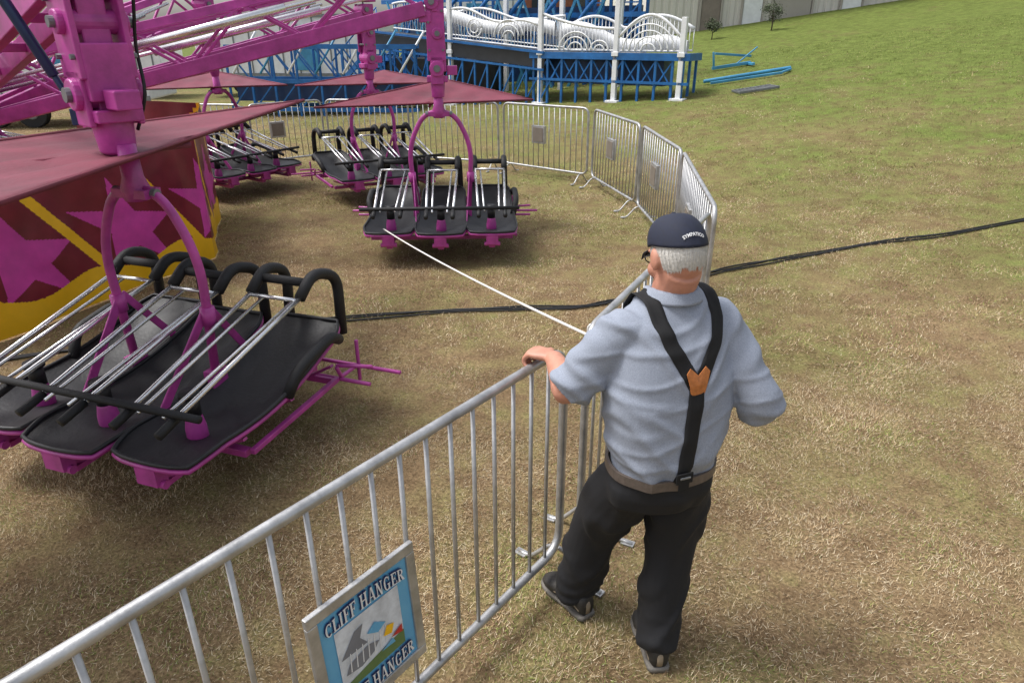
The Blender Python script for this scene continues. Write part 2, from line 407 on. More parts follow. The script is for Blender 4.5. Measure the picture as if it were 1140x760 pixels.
for (h_,t_),an in ((ftL,anL),(ftR,anR)):
    d=(t_-h_).normalized(); sd=V((d.y,-d.x,0)); L=(t_-h_).length
    prof=[(0,.030,.085),(.05,.039,.098),(.18,.042,.100),(.34,.040,.090),(.50,.045,.070),(.68,.052,.056),(.84,.049,.044),(.95,.036,.032),(1.0,.018,.022)]
    mb=MB(); mb.rings([(h_+d*L*t+V((0,0,.018+hh/2)),sd*w_,UP*(hh/2)) for t,w_,hh in prof],18,power=2.5); mb.obj('shoe',['shoe'],man,origin=RO-V((0,0,.010)))
    mb=MB(); mb.rings([(h_+d*(L*1.04*t-.006)+V((0,0,.012)),sd*(w_+.004),UP*.012) for t,w_,hh in prof],18,power=4); mb.obj('shoe_sole',['sole'],man,origin=RO-V((0,0,.010)))
    mb=MB()
    for t in (.42,.50,.58): mb.tube([h_+d*L*t+sd*x*.034+V((0,0,.096-.10*(t-.36)-.012*abs(x))) for x in (-1,-.5,0,.5,1)],.003,6)
    mb.tube([h_+d*L*.0+V((0,0,.03)),h_+d*L*-.008+V((0,0,.06)),h_+d*L*.02+V((0,0,.095))],[(.012,.004)]*3,8,up=sd)
    for s_ in (-1,1): mb.tube([h_+d*L*.05+sd*s_*.038+V((0,0,.05)),h_+d*L*.3+sd*s_*.042+V((0,0,.075)),h_+d*L*.6+sd*s_*.048+V((0,0,.045))],.003,6)
    mb.obj('shoe_trim',['lace'],man,origin=RO-V((0,0,.010)))
mb=MB(); nu,nvv=48,30; tmp=MB(); tmp.ell((0,-.005,0),(.0790,.0985,.1020),None,nu,nvv)
kf=[]
for f_ in tmp.f:
    c=sum((tmp.v[i] for i in f_),V((0,0,0)))/len(f_)
    lim=.030 if c.z>-.01 else .030-(-.01-c.z)*1.2
    if c.z<.055 and c.z>-.056+.008*noise.noise(c*50) and c.y<lim and not (abs(c.x)>.06 and abs(c.y+.002)<.022 and c.z<.012): kf.append(f_)
hv=tmp.v
mb.add([H(v) for v in hv],kf,0,True)
rr=random.Random(5)
for f_ in kf:
    for k in range(9):
        w=[rr.random() for _ in f_]; sw=sum(w); p=sum((hv[i]*w[j]/sw for j,i in enumerate(f_)),V((0,0,0)))
        nn=(p-V((0,-.005,0))).normalized(); dn=(V((rr.gauss(0,.25),rr.gauss(-.1,.25),-1))+nn*.08); dn=(dn-nn*dn.dot(nn)*.85).normalized(); ln=rr.uniform(.006,.013); sd=nn.cross(dn).normalized()*.0007
        p=p+nn*.0006; mb.add([H(p-sd),H(p+sd),H(p+dn*ln+nn*.002)],[(0,1,2)],0,True)
mb.obj('hair',['hair'],man,origin=RO,fix=False)
CH=.115
def dome(th,ph):
    c=math.cos(ph)**.72; z0=.024-.020*max(0,-math.sin(th)); z=z0+(CH-z0)*math.sin(ph)
    return V((.0850*c*math.cos(th),-.005+.1045*c*math.sin(th)+.010*math.sin(ph),z))
mb=MB(); nth,nph=60,18; vs=[];fs=[]
for j in range(nph+1):
    for i in range(nth):
        p=dome(2*math.pi*i/nth,(math.pi/2)*.999*j/nph); seam=1-.016*math.exp(-(((i%10)-5)/.6)**2)
        vs.append(V((p.x*seam,p.y*seam,p.z)))
for j in range(nph):
    for i in range(nth):
        a=[j*nth+i,j*nth+(i+1)%nth,(j+1)*nth+(i+1)%nth,(j+1)*nth+i]
        c=sum((vs[k] for k in a),V((0,0,0)))/4
        if c.y<-.05 and (c.x**2+(c.z-.002)**2)<.030**2 and j>2: continue
        fs.append(tuple(a))
mb.add([H(v) for v in vs],fs,0,True); mb.ell(H((0,.005,CH)),(.008,.008,.005),HR,12,8)
mb.obj('cap',['cap'],man,origin=RO,solid=.003,fix=False)
mb=MB(); vs=[];fs=[]
for j in range(9):
    t=j/8
    for i in range(17):
        u=i/8-1; x=.072*u*(1-.10*t*t); y=.068+.030*(1-u*u)+t*.068*(1-.35*u*u); vs.append(H((x,y,.022-.012*u*u-.022*t*t)))
for j in range(8):
    for i in range(16): a=j*17+i; fs.append((a,a+1,a+18,a+17))
mb.add(vs,fs,0,True); mb.obj('cap_brim',['cap'],man,origin=RO,solid=.003)
me=text_me('SYMPATICO',.0140,.0003,.0004,1.08)
for v in me.vertices:
    x,y=v.co.x,v.co.y; r_=.085; a=x/r_
    px=(r_+y)*math.sin(a); pz=-.043+(r_+y)*math.cos(a)
    th=-math.pi/2+px/.095
    z0=.024-.020*max(0,-math.sin(th)); ph=math.asin(max(0,min(.99,(pz-z0)/(CH-z0)))); q=dome(th,ph); nn=V((q.x/.0855**2,(q.y+.005)/.1055**2,(q.z)/.11**2)).normalized()
    v.co=H(q+nn*(.0028+v.co.z))-RO
wrap(me,'cap_lettering',['thread'],man)
mb=MB()
for sx in (-1,1):
    mb.tube([H((sx*.058,.092,-.004)),H((sx*.070,.082,-.004)),H((sx*.0825,.03,-.004)),H((sx*.083,-.005,-.002)),H((sx*.082,-.02,-.022))],.0024,6)
    mb.tube([H((sx*.034+.024*math.cos(a),.106-.12*abs(sx*.034+.024*math.cos(a)),-.008+.017*math.sin(a))) for a in [k*2*math.pi/16 for k in range(16)]],.002,6,closed=True,up=(0,0,1))
mb.tube([H((-.011,.108,-.006)),H((.011,.108,-.006))],.002,6); mb.obj('glasses',['glass'],man,origin=RO)
for sx in (-1,1):
    mb=MB(); mb.ell(H((sx*.031,.083,-.008)),(.0125,.0125,.0125),HR,16,10,0); mb.ell(H((sx*.031,.0925,-.008)),(.0055,.004,.0055),HR,12,8,1); mb.obj('eye',['eye','iris'],man,origin=RO)

# ------------------------------------------------------------ barriers
BG='metal crowd barriers in a curved line'
bb_=MB(); bb_.tube([(0,0,.15),(0,0,BH)],.0078,8); barme=bb_.mesh('bar'); barme.materials.append(M['alu'])
fm=MB(); zb=.15
fm.tube(fillet([(0,-.22,.012),(0,-.15,.012),(0,-.04,zb-.01),(0,.04,zb-.01),(0,.15,.012),(0,.22,.012)],.04,4),.010,8)
fm.box((0,-.20,.008),(.04,.06,.008)); fm.box((0,.20,.008),(.04,.06,.008))
fme=fm.mesh('foot'); fme.materials.append(M['alu'])
def barrier(p0,p1,label,plate=None,H=BH,zb=.15,inset=.12):
    p0=V((p0[0],p0[1],0));p1=V((p1[0],p1[1],0)); d=p1-p0;L=d.length;mid=(p0+p1)/2
    r=root('crowd_barrier',(mid.x,mid.y,gz(mid.x,mid.y)),label,'barrier',BG,math.atan2(d.y,d.x))
    r.rotation_euler[1]=-math.atan2(gz(p1.x,p1.y)-gz(p0.x,p0.y),L)
    h=L/2-.02
    mb=MB(); mb.tube(fillet([(-h,0,zb),(h,0,zb),(h,0,H),(-h,0,H)],.11,6,True),.0175,10,closed=True,up=(0,1,0)); mb.obj('frame',['alu'],r)
    n=max(4,round(L/.113))
    for i in range(1,n):
        o=bpy.data.objects.new('bar',barme); COL.objects.link(o); o.parent=r; o.location=(-h+2*h*i/n,0,0)
    for sx in (-1,1):
        o=bpy.data.objects.new('foot',fme); COL.objects.link(o); o.parent=r; o.location=(sx*(h-inset),0,0)
    if plate is not None:
        q=MB(); q.box((plate,0,.66),(.27,.05,.27),0); q.box((plate,0,.66),(.21,.062,.21),1); q.obj('plate',['alu','plate'],r,bevel=.003)
    return r,L
ra,LA=barrier(A0,A1,'galvanised crowd barrier the man holds, with a ride sign',inset=.0)
barrier((.30,2.50),(1.32,4.48),'galvanised crowd barrier with a rope tied to it')
barrier((1.37,4.55),(1.67,6.82),'galvanised crowd barrier with a small square plate',.2)
barrier((1.67,6.88),(1.59,8.65),'galvanised crowd barrier with a small square plate',.1)
barrier((1.58,8.72),(1.19,10.4),'galvanised crowd barrier with a small square plate',.1)
barrier((1.15,10.48),(-.14,11.75),'galvanised crowd barrier with a small square plate',.1)
barrier((-.2,11.8),(-1.75,12.6),'galvanised crowd barrier on dry grass')
barrier((-1.8,12.62),(-3.4,13.1),'galvanised crowd barrier on dry grass')
barrier((-3.45,13.08),(-4.5,12.2),'galvanised crowd barrier with a small square plate',.2)
barrier((-4.58,12.2),(-6.4,12.5),'galvanised crowd barrier on dry grass')
# sign
sc_=V((A0[0],A0[1],0))+dA*1.015+nA*.050
sr=root('ride_sign',(sc_.x,sc_.y,.350),'framed blue ride sign hung on the metal barrier','sign',None,ang)
sr.rotation_euler=(math.radians(-4),0,ang)
w,h=.395,.435; fw=.034
q=MB()
for (c,s) in (((0,0,fw/2),(w,.018,fw)),((0,0,h-fw/2),(w,.018,fw)),((-w/2+fw/2,0,h/2),(fw,.0175,h-2*fw)),((w/2-fw/2,0,h/2),(fw,.0175,h-2*fw))): q.box(c,s)
q.obj('frame',['alu'],sr,bevel=.003)
q=MB(); q.box((0,.002,h/2),(w-2*fw+.002,.006,h-2*fw+.002)); q.obj('panel',['signblue'],sr)
q=MB(); KX=.80
def fl(P,mi,y): q.add([(x*KX,y,z) for x,z in P],[tuple(range(len(P)))],mi)
pw,z0,z1=.150,.105,.325
fl([(-pw,z0),(pw,z0),(pw,z1),(-pw,z1)],0,-.0035)
fl([(-pw,z0),(pw,z0),(pw,z0+.05),(.02,z0+.04),(-pw,z0+.02)],1,-.0045)
fl([(-.13,.160),(-.06,.15),(.0,.165),(.03,.19),(-.02,.205),(-.11,.19)],6,-.0052)
fl([(-.14,.22),(-.07,.285),(-.03,.290),(-.05,.25),(-.02,.215)],6,-.0050)
for k in range(7):
    x=-.11+k*.028; fl([(x,.16),(x+.005,.16),(x+.011,.225),(x+.007,.225)],7,-.0060)
fl([(-.02,.245),(.03,.220),(.07,.235),(.02,.265)],5,-.0062)
fl([(.05,.19),(.09,.18),(.105,.21),(.07,.22)],2,-.0078); fl([(.085,.165),(.14,.155),(.14,.185)],3,-.0084); fl([(.03,.145),(.10,.14),(.09,.16)],5,-.0082)
q.obj('picture',['sky_print','green','yellow','red','purple_print','signblue','grey_print','white'],sr,fix=False)
def glyph(ch,g):
    Q=[]
    def rc(x0,x1,y0,y1): Q.append([(x0-g,y0-g),(x1+g,y0-g),(x1+g,y1+g),(x0-g,y1+g)])
    def st(x,th=.2,ser=True):
        rc(x-th/2,x+th/2,0,1)
        if ser: rc(x-.19,x+.19,0,.07); rc(x-.19,x+.19,.93,1)
    def dg(xa,xb,th):
        Q.append([(xa-th/2-g,-g),(xa+th/2+g,-g),(xb+th/2+g,1+g),(xb-th/2-g,1+g)])
    def arc(cx,cy,rx,ry,a0,a1,tm,n=14):
        for k in range(n):
            P=[]
            for a,o in ((a0+(a1-a0)*k/n,0),(a0+(a1-a0)*k/n,1),(a0+(a1-a0)*(k+1)/n,1),(a0+(a1-a0)*(k+1)/n,0)):
                a=math.radians(a); t_=(.08+(tm-.08)*abs(math.cos(a)))
                r1=(rx+g,ry+g) if o else (rx-t_-g,ry-.09-g)
                P.append((cx+r1[0]*math.cos(a),cy+r1[1]*math.sin(a)))
            Q.append(P)
    W=.85
    if ch=='C': arc(.46,.5,.40,.52,50,310,.2); rc(.68,.76,.66,.98)
    elif ch=='G': arc(.46,.5,.40,.52,50,310,.2); rc(.68,.76,.70,.98); rc(.62,.80,.0,.42); rc(.50,.90,.40,.46); W=.95
    elif ch=='L': st(.24); rc(.24,.76,0,.08); rc(.70,.77,0,.30); W=.80
    elif ch=='I': st(.22); W=.46
    elif ch=='F': st(.24); rc(.24,.74,.92,1); rc(.68,.75,.72,1); rc(.24,.56,.47,.54); rc(.52,.58,.38,.63); W=.78
    elif ch=='E': st(.24); rc(.24,.76,.92,1); rc(.70,.77,.74,1); rc(.24,.58,.47,.54); rc(.54,.60,.38,.63); rc(.24,.78,0,.08); rc(.72,.79,0,.28); W=.84
    elif ch=='H': st(.22); st(.76); rc(.22,.76,.46,.54); W=1.0
    elif ch=='A': dg(.14,.44,.08); dg(.80,.50,.2); rc(.26,.66,.28,.35); rc(.0,.28,0,.07); rc(.64,.98,0,.07); W=1.0
    elif ch=='N': st(.18,.09); rc(.70,.79,0,1); rc(.62,.90,.93,1); Q.append([(.62-g,-g),(.80+g,-g),(.30+g,1+g),(.08-g,1+g)]); W=.98
    elif ch=='R': st(.22); arc(.42,.74,.36,.26,-90,90,.2,10); rc(.22,.44,.93,1); rc(.22,.44,.48,.55); Q.append([(.62-g,-g),(.92+g,-g),(.56+g,.52+g),(.36-g,.52+g)]); W=.96
    return Q,W
def lettering(txt,width,height,zc,flip,g,y0,mname,name):
    x=0;items=[]
    for ch in txt:
        if ch==' ': x+=.45; continue
        Q,W=glyph(ch,g); 
        for P in Q: items.append([(px+x,py) for px,py in P])
        x+=W+.04
    tot=x; mb=MB(); k=0
    for P in items:
        k+=1; vs=[]
        for px,py in P:
            X_=(px/tot-.5)*width; Z_=(py-.5)*height
            Z_*= (1+ (.25*(1-(2*X_/width)**2)))
            vs.append((X_,y0-.00003*k,zc+Z_+flip*(.008-.6*X_*X_)))
        mb.add(vs,[tuple(range(len(vs)))])
    mb.obj(name,[mname],sr,fix=False)
for (zc_,fl_) in ((.360,1),(.072,-1)):
    lettering('CLIFF HANGER',.295,.040,zc_-.002*fl_,fl_,.06,-.0040,'navy_print','lettering_outline')
    lettering('CLIFF HANGER',.295,.040,zc_-.002*fl_,fl_,.0,-.0085,'white','lettering')

# ------------------------------------------------------------ ride cars
def wing_parts(pts_local,parent,sag=.05):
    A,B,Nn=[V(p) for p in pts_local]
    C=(A+B)*.5
    n=20; idx={};vs=[];fs=[]
    for i in range(n+1):
        for j in range(n+1-i):
            a=i/n;b=j/n;c=1-a-b
            p=A*a+B*b+Nn*c
            bul=27*a*b*c
            rdg=math.exp(-((a-b)/.05)**2)*.018*(1-c*.2)
            wr_=.008*math.sin(24*(a-b)+5*c)+.012*noise.noise(V((a*6,b*6,2)))
            p=p+V((0,0,-sag*bul+rdg+wr_*min(1,bul*2)))
            idx[i,j]=len(vs);vs.append(p)
    for i in range(n):
        for j in range(n-i):
            fs.append((idx[i,j],idx[i+1,j],idx[i,j+1]))
            if j<n-i-1: fs.append((idx[i+1,j],idx[i+1,j+1],idx[i,j+1]))
    mb=MB(); mb.add(vs,fs,0,True); mb.obj('wing',['wing'],parent,solid=.008)
    mb=MB(); mb.tube([A,B,Nn],.012,8,0,closed=True,up=(0,0,1)); mb.tube([C-V((0,0,.03)),Nn-V((0,0,.03))],.016,8)
    mb.obj('wing_edge',['wing'],parent)
def build_car(name_label,loc,rz):
    r=root('glider_ride_car',loc,name_label,'ride car','hanging glider ride cars',rz)
    def hw(t):
        base=.250+.010*math.sin(t*math.pi*1.6+.2)
        if t<.10: base*=.88+.12*(t/.10)**.7
        if t>.93: base*=.80+.20*((1-t)/.07)**.8
        return base
    def zc(t): return .42+.15*t-.10*math.sin(t*math.pi)-.05*max(0,(.16-t)/.16)**1.5
    ny=36; y0=-.76;LL=1.34
    vs=[];fs=[];nx=12; edge_l=[];edge_r=[]
    for j in range(ny+1):
        t=j/ny; w=hw(t)
        for i in range(nx+1):
            u=i/nx*2-1
            sag=-.085*(1-u*u)*math.sin(min(1,max(0,t))*math.pi)**.5 if 0<t<1 else 0
            hd_=-.035*(1-u*u)*max(0,1-t/.1)
            vs.append(V((u*w,y0+LL*t+hd_,zc(t)+.004+sag+.016*noise.noise(V((u*2,t*7,1)))*(1-u*u))))
        edge_l.append(V((-w,y0+LL*t,zc(t)+.008)));edge_r.append(V((w,y0+LL*t,zc(t)+.008)))
    front=[V((-.9*hw(0)*math.cos(a),y0-.035*math.sin(a),zc(0)+.008)) for a in [math.pi*k/8 for k in range(1,8)]]
    for j in range(ny):
        for i in range(nx):
            a=j*(nx+1)+i; fs.append((a,a+1,a+nx+2,a+nx+1))
    mb=MB(); mb.add(vs,fs,0,True); loop=edge_r+edge_l[::-1]+front
    mb.tube(loop,.012,8,0,closed=True,up=(0,0,1))
    bme=mb.mesh('board');bme.materials.append(M['vinyl'])
    mb=MB(); mb.tube([p+V((0,0,-.026)) for p in loop],.013,8,0,closed=True,up=(0,0,1))
    mb.beam((0,-.72,.215),(0,.54,.245),.06,.03); mb.box((0,-.77,.30),(.12,.07,.09)); mb.cyl((-.08,-.77,.255),(.08,-.77,.255),.022,12); mb.beam((0,-.74,.27),(0,-.60,.22),.05,.03)
    for sx in (-1,1):
        for y in (-.4,.0,.4): mb.beam((0,y,.225),(sx*.24,y,.34+.05*y),.03,.015)
    tme=mb.mesh('tray');tme.materials.append(M['pink'])
    mb=MB(); mb.tube([(0,-.46,.26),(0,-.46,.38),(0,-.46,.435),(0,-.46,.45)],[.055,.052,.042,.038],14,0)
    mb.tube([(0,-.46,.445),(0,-.46,.555)],.040,14,1); mb.tube([(0,-.46,.55),(0,-.46,.58)],[.054,.050],14,1)
    gme=mb.mesh('grip_post');gme.materials.append(M['pink']);gme.materials.append(M['vinyl'])
    mb=MB()
    for sx in (-.165,.165):
        mb.tube([(sx*.8,-.74,.56),(sx,.34,.84)],.0135,8,0)
        mb.tube([(sx*.45,-.70,.575),(sx*.62,.32,.80)],.0095,8,0)
        mb.tube(fillet([(sx,.28,.825),(sx,.42,.93),(sx*1.1,.64,.86),(sx*1.15,.62,.48)],.12,6),.033,10,1)
        mb.tube([(sx*.8,-.80,.545),(sx*.8,-.66,.58)],.022,8,1)
    mb.tube([(-.165,.26,.82),(.165,.26,.82)],.012,8,0)
    mb.tube([(-.165,.38,.885),(.165,.38,.885)],.028,8,1)
    lme=mb.mesh('lap_bar');lme.materials.append(M['silver']);lme.materials.append(M['foam'])
    for k in (-1,0,1):
        for nm,mm in (('board',bme),('tray',tme),('grip_post',gme),('lap_bar',lme)):
            o=bpy.data.objects.new(nm,mm);COL.objects.link(o);o.parent=r;o.location=(k*.522,abs(k)*.05-.02,0)
    mb=MB(); mb.tube([(-.80,-.66,.60),(.80,-.66,.60)],.019,10); mb.obj('grab_bar',['foam'],r)
    for sx in (-1,1):
        mb=MB(); mb.tube(fillet([(sx*.77,-.02,.38),(sx*.81,.06,.52),(sx*.81,.38,.58),(sx*.77,.52,.50)],.1,5),.033,10); mb.obj('side_bumper',['foam'],r)
    mb=MB()
    mb.beam((-.75,-.35,.225),(.75,-.35,.225),.05,.04); mb.beam((-.75,.45,.25),(.75,.45,.25),.05,.04)
    mb.beam((-.261,-.4,.30),(-.261,.5,.33),.035,.05); mb.beam((.261,-.4,.30),(.261,.5,.33),.035,.05)
    for y,x1 in ((.46,1.0),(.66,1.10)): mb.tube([(-x1,y,.28),(x1,y,.26)],.013,8)
    for x in (-.8,-.26,.26,.8): mb.tube([(x,.42,.36),(x,.46,.28),(x,.66,.27),(x,.66,.44)],.013,8)
    for x in (-.8,.8): mb.tube([(x,.66,.16),(x,.66,.42)],.012,8); mb.tube([(x*.98,.44,.36),(x*1.25,.50,.36)],.012,8)
    for x in (-.261,.261):
        mb.beam((x,-.42,.34),(x*1.15,.0,.82),.055,.012,up=(1,0,0)); mb.beam((x,.36,.38),(x*1.15,.02,.84),.045,.012,up=(1,0,0))
        mb.box((x*1.1,0,.42),(.06,.12,.10)); mb.beam((x,-.42,.37),(x,.32,.41),.025,.03)
        mb.beam((x*3.0,-.36,.24),(x*3.0,.44,.27),.03,.03)
    mb.obj('frame',['pink'],r,bevel=.004)
    mb=MB()
    mb.tube(fillet([(-.285,0,.38),(-.33,0,1.12),(-.15,0,1.46),(.15,0,1.46),(.33,0,1.12),(.285,0,.38)],.22,7),.025,12)
    for sx in (-1,1): 
        mb.tube([(sx*.310,0,.74),(sx*.315,0,.84)],.040,12); 
    mb.tube([(0,0,1.40),(0,0,1.46),(0,0,1.52),(0,0,1.68)],[.06,.072,.052,.045],14); mb.box((0,0,1.44),(.22,.11,.045))
    mb.obj('hanger',['pink'],r)
    mb=MB(); mb.cyl((-.14,0,1.44),(.14,0,1.44),.026,12); mb.obj('hinge_pin',['grey'],r)
    return r
def toloc(P,loc,rz):
    Rm=Matrix.Rotation(-rz,3,'Z'); return [Rm@(V(p)-V(loc)) for p in P]
specs=[((-1.95,3.55,.0),-19,[(-1.87,6.5,1.65),(-1.79,1.5,1.64),(-3.6,1.6,1.66)],'ride car with three black boards under a maroon canvas wing'),
       ((-.76,7.45,.0),3,[(-2.05,7.45,1.50),(.24,8.3,1.51),(-.83,9.0,1.69)],'ride car tied with a white rope, maroon wing above'),
       ((-2.0,10.25,.02),30,[(-2.95,9.9,1.56),(-.9,10.6,1.56),(-2.0,11.5,1.68)],'ride car hanging over dry grass near the barriers'),
       ((-4.3,10.6,0),58,[(-5.3,10.0,1.50),(-3.4,11.0,1.50),(-4.8,11.9,1.65)],'ride car hanging behind the maroon banner'),
       ((-8.0,10.9,0),110,[(-8.8,10.2,1.50),(-6.9,11.8,1.50),(-8.7,12.4,1.65)],'ride car hanging behind the ride hub')]
base=None
for loc,deg,W,lab in specs:
    rz=math.radians(deg)
    if base is None:
        base=build_car(lab,loc,rz); kids=list(base.children); r=base
    else:
        r=base.copy(); COL.objects.link(r); r.location=loc; r.rotation_euler=(0,0,rz); r['label']=lab
        for k in kids:
            c=k.copy(); COL.objects.link(c); c.parent=r
    wing_parts(toloc(W,loc,rz),r,.03)

# ------------------------------------------------------------ the ride
C=V((-5.9,7.0,0))
ride=root('amusement_ride',(C.x,C.y,0),'pink steel spinning ride with maroon and yellow vinyl skirt','amusement ride')
mb=MB(); mb.tube([(C.x,C.y,0),(C.x,C.y,.3),(C.x,C.y,1.0),(C.x,C.y,2.2),(C.x,C.y,2.8)],[1.3,1.2,.6,.55,.4],20); mb.obj('hub',['pink'],ride,origin=C)
def arm(end,z0=1.35,z1=2.42,up=0.0,sc_=1.0):
    e=V((end[0],end[1],0)); d=(e-C).normalized(); s=C+d*.45
    n=V((-d.y,d.x,0)); mb=MB()
    for off in (-.11,.11):
        p0=s+n*off+V((0,0,z0));p1=e+n*off+V((0,0,z1))-d*.1
        mb.beam(p0,p1,.06,.13)
        q0=s+n*off+V((0,0,z0+.50));q1=e+n*off+V((0,0,z1+.40))-d*.1
        mb.beam(q0,q1,.045,.08)
        K=4
        for k in range(K):
            a=p0.lerp(p1,k/K);b=q0.lerp(q1,(k+.5)/K);c=p0.lerp(p1,(k+1)/K)
            mb.beam(a,b,.025,.03); mb.beam(b,c,.025,.03)
    for k in range(8):
        t=k/7; a=s.lerp(e,t)+V((0,0,z0+(z1-z0)*t)); mb.beam(a-n*.11,a+n*.11,.05,.05)
    mb.obj('arm',['pink'],ride,origin=C,bevel=.006)
    for (sg,dz,e_) in ((1,.25,.5),(-1,.3,.8)):
        mb=MB(); a=s+n*.22*sg+V((0,0,z0+dz)); b=e+n*.22*sg-d*e_+V((0,0,z1+.14)); mb.tube([a,b],.018,8); mb.tube([a.lerp(b,.45),a.lerp(b,.85)],.038,12); mb.obj('hydraulic_rod',['silver'],ride,origin=C)
    Rm=Matrix((d,n,V((0,0,1)))).transposed()
    mb=MB()
    def P(c): 
        c=V((c[0]*sc_,c[1]*sc_,c[2]+up)); return e+Rm@c
    def B(c,sz): mb.box(P(c),tuple(k*sc_ if i<2 else k for i,k in enumerate(sz)),0,Rm)
    B((0,0,2.25),(.13,.13,.75)); B((0,.115,2.35),(.24,.03,.60)); B((0,-.115,2.35),(.24,.03,.60)); B((.0,0,1.88),(.28,.22,.06)); B((-.13,0,2.45),(.16,.30,.10)); B((0,0,2.72),(.34,.30,.09))
    B((0,.115,1.96),(.17,.03,.26)); B((0,-.115,1.96),(.17,.03,.26))
    for (x,z,rr) in ((0,1.98,.075),(0.02,2.30,.055),(-.04,2.58,.07)):
        mb.cyl(P((x,-.16,z)),P((x,.16,z)),rr,20)
    B((.20,0,1.96),(.14,.12,.09)); B((.10,0,2.08),(.05,.22,.26))
    mb.tube([e+V((0,0,1.62)),e+V((0,0,1.70+up)),e+V((0,0,1.86+up))],[.05*sc_,.085*sc_,.10*sc_],16)
    mb.obj('hinge_head',['pink'],ride,origin=C,bevel=.008)
    mb=MB()
    for (x,z,rr) in ((0,1.98,.035),(0.02,2.30,.026),(-.04,2.58,.03)):
        mb.cyl(P((x,-.185,z)),P((x,.185,z)),rr,12)
    for x,z in ((.09,2.15),(-.09,2.15),(.09,2.5),(-.09,2.4)): mb.cyl(P((x,-.15,z)),P((x,.15,z)),.013,6)
    mb.obj('pivot_pin',['grey'],ride,origin=C)
    mb=MB(); mb.tube(cat_rom([P((.05,.17,2.9)),P((.10,.19,2.5)),P((.03,.18,2.2)),P((.12,.14,1.98)),P((.04,.10,1.80))],6),.009,6); mb.obj('hose',['foam'],ride,origin=C)
arm((-2.02,3.60),up=-.06,sc_=1.0)
arm((-.76,7.45),up=-.1,sc_=.75); arm((-2.0,10.25),up=-.08,sc_=.75); arm((-4.3,10.6),sc_=.8); arm((-8.0,10.9))
mb=MB()
mb.tube([(-2.48,3.50,2.66),(-2.24,3.58,2.0)],.026,12); mb.tube([(-2.24,3.58,2.0),(-2.17,3.60,1.81)],.016,10); mb.box((-2.15,3.60,1.81),(.10,.08,.08))
mb.obj('hydraulic_cylinder',['navy'],ride,origin=C,bevel=.004)
def instar(x,y,r):
    a=math.atan2(y,x)+.55; rr=math.hypot(x,y)
    a=(a%(2*math.pi/5))-math.pi/5
    p=(r,0);q=(.40*r*math.cos(math.pi/5),.40*r*math.sin(math.pi/5)); aa=abs(a)
    X_,Y_=rr*math.cos(aa),rr*math.sin(aa)
    return (q[0]-p[0])*(Y_-p[1])-(q[1]-p[1])*(X_-p[0])>0
def banner(P,cells,H=1.40):
    P=[V((p[0],p[1],0)) for p in P]; mb=MB(); s0=0
    for k in range(len(P)-1):
        a,b=P[k],P[k+1];L=(b-a).length;c=cells[k];nx=int(L/c);nz=int(H/c)
        nn=V(((b-a).y,-(b-a).x,0)).normalized()
        vs=[];fs=[];ms=[]
        for i in range(nx+1):
            t=i/nx; s=s0+L*t
            for j in range(nz+1):
                z=.015+H*j/nz
                rip=.022*math.sin(s*3.1+z*1.4)+.010*math.sin(s*8+z*5)+.016*(noise.noise(V((s*1.6,z*2.2,3))))+.006*noise.noise(V((s*6,z*6,3)))
                rip*=min(1,min(t,1-t)*8)
                p=a.lerp(b,t)+nn*rip; vs.append(V((p.x,p.y,z)))
        for i in range(nx):
            for j in range(nz):
                s=s0+L*(i+.5)/nx; z=.015+H*(j+.5)/nz
                fs.append((i*(nz+1)+j,(i+1)*(nz+1)+j,(i+1)*(nz+1)+j+1,i*(nz+1)+j+1))
                m=0; per=1.05
                zz=.27+.05*math.sin(s*6.3)
                if z<zz: m=1
                else:
                    u_=s+(z-.2)*.80
                    if abs(u_%per-.33)<.058: m=1
                    else:
                        fl_=(math.floor((u_-.33)/per)+.5)*per+.33
                        zc_=.58; dz=z-zc_; ds=s-(fl_-(zc_-.2)*.80)+dz*.55
                        if instar(ds*.85,dz*.85,.42): m=2
                ms.append(m)
        o=len(mb.v); mb.v+=vs; mb.f+=[tuple(i+o for i in f) for f in fs]; mb.m+=ms; mb.s+=[True]*len(fs)
        s0+=L
    return mb.obj('banner',['maroon','yellow','bpink'],ride,origin=C,fix=False)
banner([(-6.2,4.2),(-3.98,4.85),(-3.18,7.05),(-3.9,9.0),(-6.0,9.8)],[.03,.008,.04,.06])

def sagp(a,b,s,n=16):
    a=V(a);b=V(b); return [a.lerp(b,i/n)-V((0,0,s*4*(i/n)*(1-i/n))) for i in range(n+1)]
mb=MB(); mb.tube(sagp((-1.29,6.72,.41),(.325,2.55,1.06),.03,30),.0065,8)
mb.tube([V((.325,2.55,1.08))+V((.012*math.cos(a),.03*math.sin(a*.5),.024*math.sin(a))) for a in [i*.5 for i in range(30)]],.0065,6)
o=mb.obj('rope',['rope']); tag(o,'white rope stretched from the ride car to the barrier','rope')
def cable(P,off,r=.011,seed=0):
    P=[V((x,y,0)) for x,y in P]; P=cat_rom(P,14); o=[]
    for i,p in enumerate(P):
        w=noise.noise(V((i*.13,seed,0)))*.09+off; q=p+V((-.3*w,w,0)); q.z=gz(q.x,q.y)+r+.006; o.append(q)
    m=MB(); m.tube(o,r,7); return m
CP=[(-8,3.0),(-5,4.0),(-3.4,4.62),(-2.38,5.02),(-.54,5.42),(.55,5.50),(1.3,5.85),(2.0,6.35),(3.65,6.95),(5.6,7.35),(9,8.2),(13,9)]
for k,off in enumerate((0,.03,.055)):
    o=cable(CP,off,.0085,k*3.3).obj('power_cable',['cable']); tag(o,'black power cable lying across the grass','cable','black cables on the grass')

